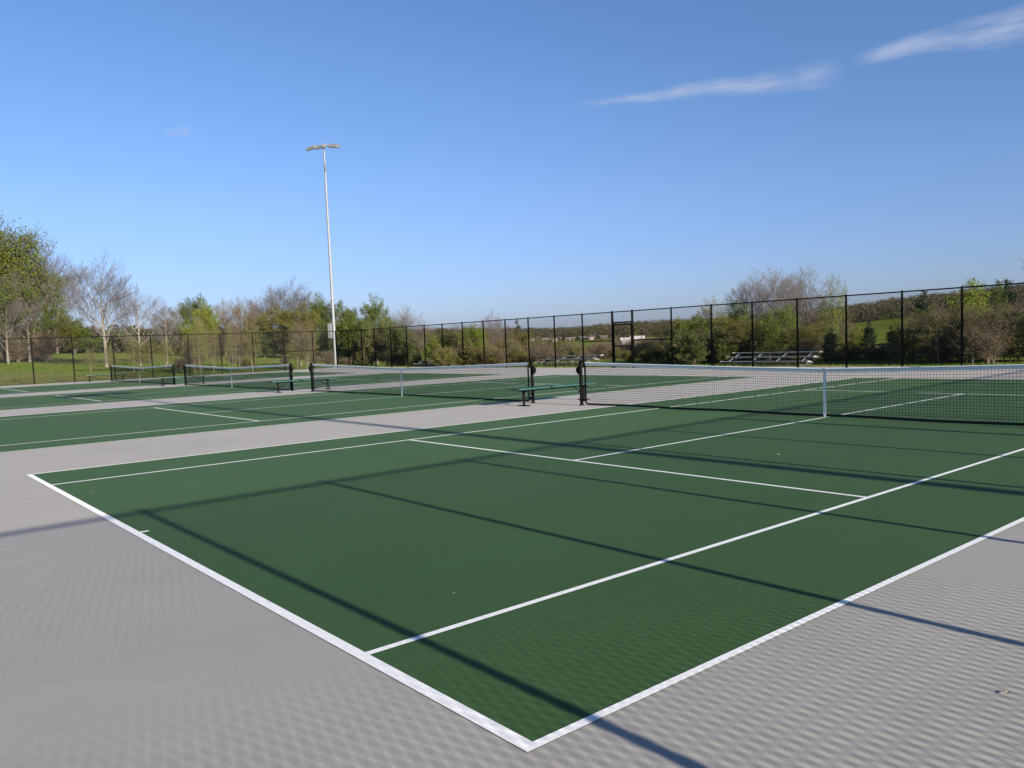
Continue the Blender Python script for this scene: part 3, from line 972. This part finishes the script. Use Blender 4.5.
# ---------------------------------------------------------------- far woods (one mass)
def far_mass(name, n, udist, ddist, hfun, mats, weights, quads=46, qs=.55, seed=3):
    r = np.random.default_rng(seed)
    u = udist(r, n); d = ddist(r, n)
    b = YAW + np.arctan((u - 521) / 815)
    x = CAM[0] + d * np.sin(b); y = CAM[1] + d * np.cos(b)
    z = terr(x, y); h = hfun(u, d, r)
    k = quads
    w = h * .42
    ph = r.uniform(0, 1, (n, k)); rr = np.sqrt(r.uniform(0, 1, (n, k))) * (np.sin(np.pi * (ph * .8 + .12)) + .15)
    th = r.uniform(0, 2 * np.pi, (n, k))
    C = np.stack([x[:, None] + rr * np.cos(th) * w[:, None], y[:, None] + rr * np.sin(th) * w[:, None], z[:, None] + ph * h[:, None]], -1).reshape(-1, 3)
    m = len(C)
    a = r.normal(size=(m, 3)); a /= np.linalg.norm(a, axis=1, keepdims=True)
    bb = np.cross(a, r.normal(size=(m, 3))); bb /= np.linalg.norm(bb, axis=1, keepdims=True)
    sz = qs * r.uniform(.4, 1.3, (m, 1))
    V = np.stack([C - a * sz, C - bb * sz * .5, C + a * sz, C + bb * sz * .5], 1).reshape(-1, 3)
    F = np.arange(m * 4).reshape(-1, 4)
    mi = np.repeat(r.choice(len(mats), n, p=weights), k)
    o = link_mesh(name, np_mesh(name, V, F, mi), [M[q] for q in mats])
    return o


M['far_brown'] = leaf_mat('far_wood_brown', (.050, .040, .026), (.070, .055, .034), .15)
M['far_grey'] = leaf_mat('far_wood_grey', (.050, .044, .036), (.066, .056, .044), .15)
M['far_olive'] = leaf_mat('far_wood_olive', (.045, .050, .018), (.065, .068, .024), .15)
mats = ['far_brown', 'far_olive', 'leaf_dark', 'leaf_fresh', 'leaf_conifer', 'far_grey']
o = far_mass('far_woods', 5200, lambda r, n: r.uniform(400, 1150, n), lambda r, n: r.uniform(430, 760, n),
             lambda u, d, r: r.uniform(4.5, 7.5, len(u)) * np.interp(u, [400, 560, 620, 1024], [1.0, .9, 1.0, 1.1]), mats, [.36, .20, .08, .0, .04, .32], 120, .36, 3)
tag(o, 'distant brown leafless woods covering the hills behind the courts', 'woods', kind='stuff')
o = far_mass('far_hedge', 1500, lambda r, n: r.uniform(-150, 470, n), lambda r, n: r.uniform(165, 215, n),
             lambda u, d, r: r.uniform(3.0, 5.6, len(u)), mats, [.42, .12, .1, .06, .08, .22], 110, .32, 4)
tag(o, 'distant brown hedge along the far edge of the left meadow', 'hedge', kind='stuff')
o = far_mass('valley_brush', 1500, lambda r, n: r.uniform(430, 1100, n), lambda r, n: 110 + 170 * r.uniform(0, 1, n) ** 1.3,
             lambda u, d, r: r.uniform(1.0, 2.6, len(u)) * np.where((u > 825) & (u < 930) & (d > 150), .12, 1), mats, [.5, .16, .03, .06, .02, .23], 70, .28, 5)
tag(o, 'low brown brush covering the valley between the fence and the hills', 'brush', kind='stuff')


# pale green pasture on the hill
uu = np.linspace(800, 935, 28); dd = np.linspace(262, 450, 24)
U_, D_ = np.meshgrid(uu, dd); B_ = YAW + np.arctan((U_ - 521) / 815)
D_ = D_ + 6 * np.sin(U_ * .07)
X_ = CAM[0] + D_ * np.sin(B_); Y_ = CAM[1] + D_ * np.cos(B_); Z_ = terr(X_, Y_) + .5
ix = np.arange(X_.size).reshape(X_.shape)
F_ = np.stack([ix[:-1, :-1], ix[:-1, 1:], ix[1:, 1:], ix[1:, :-1]], -1).reshape(-1, 4)
M['pasture'] = simple('pasture_grass', (.085, .108, .020), .95, var=.2, nscale=.06)
M['pasture'].node_tree.nodes['Principled BSDF'].inputs['Specular IOR Level'].default_value = 0
tag(link_mesh('pasture', np_mesh('pasture', np.stack([X_, Y_, Z_], -1).reshape(-1, 3), F_, smooth=True), M['pasture']), kind='structure')


# rough grass tufts outside the fences
def tufts(name, n, area, h, mats, weights, seed):
    r = np.random.default_rng(seed)
    x = r.uniform(area[0], area[1], n); y = r.uniform(area[2], area[3], n)
    out = np.maximum(np.maximum(SX0 - x, x - SX1), np.maximum(SY0 - y, y - SY1))
    k = (out > .25) & ~((x > -14.2) & (y < 32.6) & (y > 30.5) & (x < 9)); x = x[k]; y = y[k]; n = len(x)
    z = terr(x, y)
    a = r.uniform(0, 2 * np.pi, n); hh = h * r.uniform(.4, 1.3, n); w = r.uniform(.02, .05, n)
    C = np.stack([x, y, z - .02], 1); t = np.stack([np.cos(a), np.sin(a), 0 * a], 1)
    lean = r.normal(0, .25, (n, 3)) * hh[:, None]; lean[:, 2] = hh
    V = np.stack([C - t * w[:, None], C + t * w[:, None], C + lean], 1).reshape(-1, 3)
    F = np.arange(n * 3).reshape(-1, 3)
    return link_mesh(name, np_mesh(name, V, F, r.choice(len(mats), n, p=weights)), [M[q] for q in mats])


M['blade_a'] = leaf_mat('grass_green', (.08, .12, .012), (.118, .162, .02), .3)
M['blade_b'] = leaf_mat('grass_straw', (.13, .12, .05), (.18, .16, .07), .3)
o = tufts('meadow_grass', 90000, (-120, -54, -10, 90), .07, ['blade_a', 'blade_b'], [.95, .05], 11)
tag(o, 'green meadow grass behind the left fence', 'grass', kind='stuff')
o = tufts('rough_grass', 60000, (-60, 12, 30.5, 60), .08, ['blade_a', 'blade_b'], [.9, .1], 12)
tag(o, 'rough grass behind the far fence', 'grass', kind='stuff')

# ---------------------------------------------------------------- far houses
M['wallwhite'] = simple('white_house_wall', (.26, .25, .24), .8)
M['wallbrown'] = simple('brown_house_wall', (.16, .09, .06), .8)
M['walltan'] = simple('tan_house_wall', (.15, .12, .10), .8)
M['roofdark'] = simple('dark_roof', (.05, .04, .04), .8)
M['rooflight'] = simple('pale_roof', (.42, .41, .40), .7)
M['rooftan'] = simple('tan_roof', (.20, .15, .125), .8)
M['pane'] = simple('window_pane', (.03, .035, .045), .2)


def house(u, d, w, dep, h, wm, rm, label, rz=0, lift=0.0):
    b = YAW + math.atan((u - 521) / 815)
    x = CAM[0] + d * math.sin(b); y = CAM[1] + d * math.cos(b)
    t = empty('house', (x, y, tz(x, y) + lift - .2), -b + rz); tag(t, label, 'house', 'houses in the valley')
    m = MB(); m.box((0, 0, h / 2), (w, dep, h)); wl = m.build('wall', M[wm], t)
    m = MB(); o_ = .3; rh = h * .45
    V = [(-w / 2 - o_, -dep / 2 - o_, h + .01), (w / 2 + o_, -dep / 2 - o_, h + .01), (w / 2 + o_, dep / 2 + o_, h + .01), (-w / 2 - o_, dep / 2 + o_, h + .01), (-w / 2 - o_, 0, h + rh), (w / 2 + o_, 0, h + rh)]
    m.add(V, [(0, 1, 5, 4), (2, 3, 4, 5), (1, 2, 5), (3, 0, 4), (3, 2, 1, 0)]); m.build('roof', M[rm], t)
    nw = max(2, int(w / 2.6))
    for i in range(nw):
        m = MB(); m.box((-w / 2 + (i + .5) * w / nw, -dep / 2 - .02, h * .55), (1.0, .06, 1.1)); m.build('window', M['pane'], t)
    return t


house(628, 262, 3.6, 5, 2.6, 'wallwhite', 'rooflight', 'white house seen through the fence gate', .2, 1.2)
house(639, 250, 3.6, 5, 3.0, 'wallwhite', 'rooflight', 'white house just right of the fence gate', -.2, 1.2)
house(652, 240, 6.8, 6, 3.0, 'wallbrown', 'roofdark', 'dark brown house right of the white ones', .1, .4)
for i, (u, c) in enumerate(((512, 'walltan'), (524, 'walltan'), (531, 'walltan'), (539, 'walltan'), (546, 'wallwhite'), (553, 'walltan'), (560, 'walltan'), (572, 'walltan'), (577, 'walltan'), (583, 'wallwhite'), (590, 'walltan'), (598, 'walltan'), (606, 'walltan'))):
    house(u, 400 + (i * 37) % 60, 3.4 + (i * 7) % 3, 4, 1.1, c, 'rooftan', 'tiny pale house in the valley row left of the fence gate', (i % 5 - 2) * .3, 1.0)
# slender mast on the skyline
pm = ray_at(448, 313, 520)
m = MB(); zb = tz(pm[0], pm[1]); m.tube((0, 0, 0), (0, 0, pm[2] - zb), .14, .07, n=8)
for k in range(5): m.tube((-.6, 0, (pm[2] - zb) * (.6 + .08 * k)), (.6, 0, (pm[2] - zb) * (.6 + .08 * k)), .06, n=6)
tag(m.build('radio_mast', M['galv'], loc=(pm[0], pm[1], zb)), 'slender mast on the skyline above the leftmost bleacher', 'mast')

# tiny fallen leaves on the near court
M['dryleaf'] = simple('dry_leaf', (.30, .27, .18), .9)
for (x, y, s, lab) in ((-2.93, .30, .03, 'pale dry leaf near the left corner of the nearest court'), (1.89, 7.48, .045, 'pale dry leaf lying in the right service box of the nearest court'),
                       (3.58, 1.0, .012, 'tiny leaf scrap left of the near singles line on the green surface'),
                       (6.58, 1.85, .022, 'small dry leaf on the grey surface at the lower right')):
    m = MB()
    m.add([(0, -s, .0105), (s * .5, 0, .0105 + s * .12), (0, s, .0105), (-s * .5, 0, .0105 + s * .1), (0, 0, .0100)], [(0, 1, 4), (1, 2, 4), (2, 3, 4), (3, 0, 4)])
    m.add([(0, -s, .0095), (s * .5, 0, .0095 + s * .12), (0, s, .0095), (-s * .5, 0, .0095 + s * .1), (0, 0, .0090)], [(0, 4, 1), (1, 4, 2), (2, 4, 3), (3, 4, 0)])
    tag(m.build('fallen_leaf', M['dryleaf'], loc=(x, y, 0)), lab, 'leaf')

# ---------------------------------------------------------------- light and sky
EL = math.atan(3.05 / (9.20 + 1.13))
sun = bpy.data.lights.new('sun', 'SUN'); so = bpy.data.objects.new('sun', sun); COL.objects.link(so)
sun.energy = 5.0; sun.angle = rad(.53); sun.color = (1.0, .90, .78)
sd = Vector((math.cos(EL), 0.0, math.sin(EL)))
so.rotation_euler = sd.to_track_quat('Z', 'Y').to_euler()
w = bpy.data.worlds.new('World'); S.world = w; w.use_nodes = True
nt = w.node_tree; bg = nt.nodes['Background']; bg.inputs[1].default_value = .05
sky = N(nt, 'ShaderNodeTexSky'); sky.sky_type = 'NISHITA'; sky.sun_disc = False
sky.sun_elevation = EL; sky.sun_rotation = rad(90); sky.altitude = 100; sky.air_density = 1.0; sky.dust_density = .6; sky.ozone_density = 2.0


def math_(op, a, b=None, c=None, clamp=False):
    n = N(nt, 'ShaderNodeMath', operation=op); n.use_clamp = clamp
    for i, x in enumerate((a, b, c)):
        if x is None: continue
        if isinstance(x, (int, float)): n.inputs[i].default_value = x
        else: nt.links.new(x, n.inputs[i])
    return n.outputs[0]


def vdot(vec, v):
    n = N(nt, 'ShaderNodeVectorMath', operation='DOT_PRODUCT'); nt.links.new(vec, n.inputs[0]); n.inputs[1].default_value = tuple(v)
    return n.outputs['Value']


tc = N(nt, 'ShaderNodeTexCoord'); dirv = tc.outputs['Generated']


def cirrus(p_left, p_right, w_left, w_peak, dens, seed, fin=.35):
    """a wisp of cirrus between two sky directions; widths in radians"""
    A_ = nrm(ray_at(*p_left, 100) - CAM); B_ = nrm(ray_at(*p_right, 100) - CAM)
    c = nrm(A_ + B_); a = nrm((B_ - A_) - c * np.dot(B_ - A_, c)); b = np.cross(a, c)
    half = np.dot(B_, a) / np.dot(B_, c)
    dc = math_('MAXIMUM', vdot(dirv, c), .05)
    s = math_('DIVIDE', vdot(dirv, a), dc); t = math_('DIVIDE', vdot(dirv, b), dc)
    cmb = N(nt, 'ShaderNodeCombineXYZ'); nt.links.new(s, cmb.inputs[0]); nt.links.new(t, cmb.inputs[1]); cmb.inputs[2].default_value = seed
    mp = N(nt, 'ShaderNodeMapping'); mp.inputs['Scale'].default_value = (14, 60, 1); mp.inputs['Rotation'].default_value = (0, 0, .12)
    nt.links.new(cmb.outputs[0], mp.inputs[0])
    nz = noise(nt, mp.outputs[0], 1.0, 6, .6)
    mp2 = N(nt, 'ShaderNodeMapping'); mp2.inputs['Scale'].default_value = (7, 7, 1); nt.links.new(cmb.outputs[0], mp2.inputs[0])
    nl = noise(nt, mp2.outputs[0], 1.0, 3, .5)
    q = math_('DIVIDE', math_('ADD', s, half), 2 * half)                     # 0 at left tip, 1 at right
    wd = math_('ADD', w_left, math_('MULTIPLY', math_('POWER', math_('MAXIMUM', q, 0.0), 1.2), w_peak))
    tt = math_('ADD', t, math_('MULTIPLY', math_('SUBTRACT', nl, .5), .030))
    prof = math_('SUBTRACT', 1.0, math_('POWER', math_('ABSOLUTE', math_('DIVIDE', tt, wd)), 1.5), clamp=True)
    m1 = N(nt, 'ShaderNodeMapRange', interpolation_type='SMOOTHSTEP'); nt.links.new(q, m1.inputs[0]); m1.inputs[1].default_value = 0; m1.inputs[2].default_value = fin
    m2 = N(nt, 'ShaderNodeMapRange', interpolation_type='SMOOTHSTEP'); nt.links.new(q, m2.inputs[0]); m2.inputs[1].default_value = 1.0; m2.inputs[2].default_value = .82
    fr = N(nt, 'ShaderNodeMapRange', interpolation_type='SMOOTHSTEP'); nt.links.new(nz, fr.inputs[0]); fr.inputs[1].default_value = .22; fr.inputs[2].default_value = .68
    r = math_('MULTIPLY', math_('MULTIPLY', prof, m1.outputs[0]), math_('MULTIPLY', m2.outputs[0], fr.outputs[0]))
    return math_('MULTIPLY', r, dens, clamp=True)


sep = N(nt, 'ShaderNodeSeparateXYZ'); nt.links.new(dirv, sep.inputs[0])
# clear cold spring air: bluer than the model's default towards the horizon
tint = ramp(nt, sep.outputs[2], [(0.0, (.50, .60, 1.0)), (.05, (.60, .70, 1.0)), (.168, (.71, .82, 1.0)), (.28, (.70, .86, 1.0)), (.6, (.66, .86, 1.0))])
skyc = mixc(nt, sky.outputs[0], tint, 1.0, 'MULTIPLY')
skyc = mixc(nt, skyc, (1.0, 1.0, 1.18), 1.0, 'MULTIPLY')
m1 = cirrus((562, 107), (852, 70), .004, .0135, .68, 1.0)
m2 = cirrus((846, 62), (1230, -22), .007, .027, .68, 4.0, .13)
m3 = cirrus((160, 133), (192, 130), .004, .004, .35, 9.0)
mask = math_('MAXIMUM', math_('MAXIMUM', m1, m2), m3)
mx = N(nt, 'ShaderNodeMix', data_type='RGBA')
CLOUD = (3.6, 4.1, 5.4)
nt.links.new(mask, mx.inputs['Factor']); nt.links.new(skyc, mx.inputs['A']); mx.inputs['B'].default_value = (*CLOUD, 1)
nt.links.new(mx.outputs['Result'], bg.inputs[0])

# ---------------------------------------------------------------- camera
cd = bpy.data.cameras.new('camera'); co = bpy.data.objects.new('camera', cd); COL.objects.link(co)
R3 = Matrix(((CR[0], CU[0], -CF[0]), (CR[1], CU[1], -CF[1]), (CR[2], CU[2], -CF[2])))
co.matrix_world = Matrix.Translation(Vector(CAM)) @ R3.to_4x4()
cd.sensor_width = 36; cd.lens = FPX / 1024 * 36; cd.shift_x = -CX / 1024; cd.shift_y = CY / 1024
cd.clip_start = .05; cd.clip_end = 9000
S.camera = co
S.view_settings.view_transform = 'Standard'; S.view_settings.look = 'None'; S.view_settings.gamma = 1
S.view_settings.exposure = 1.45
S.view_settings.use_curve_mapping = False
S.cycles.max_bounces = 5; S.cycles.diffuse_bounces = 3; S.cycles.transparent_max_bounces = 8
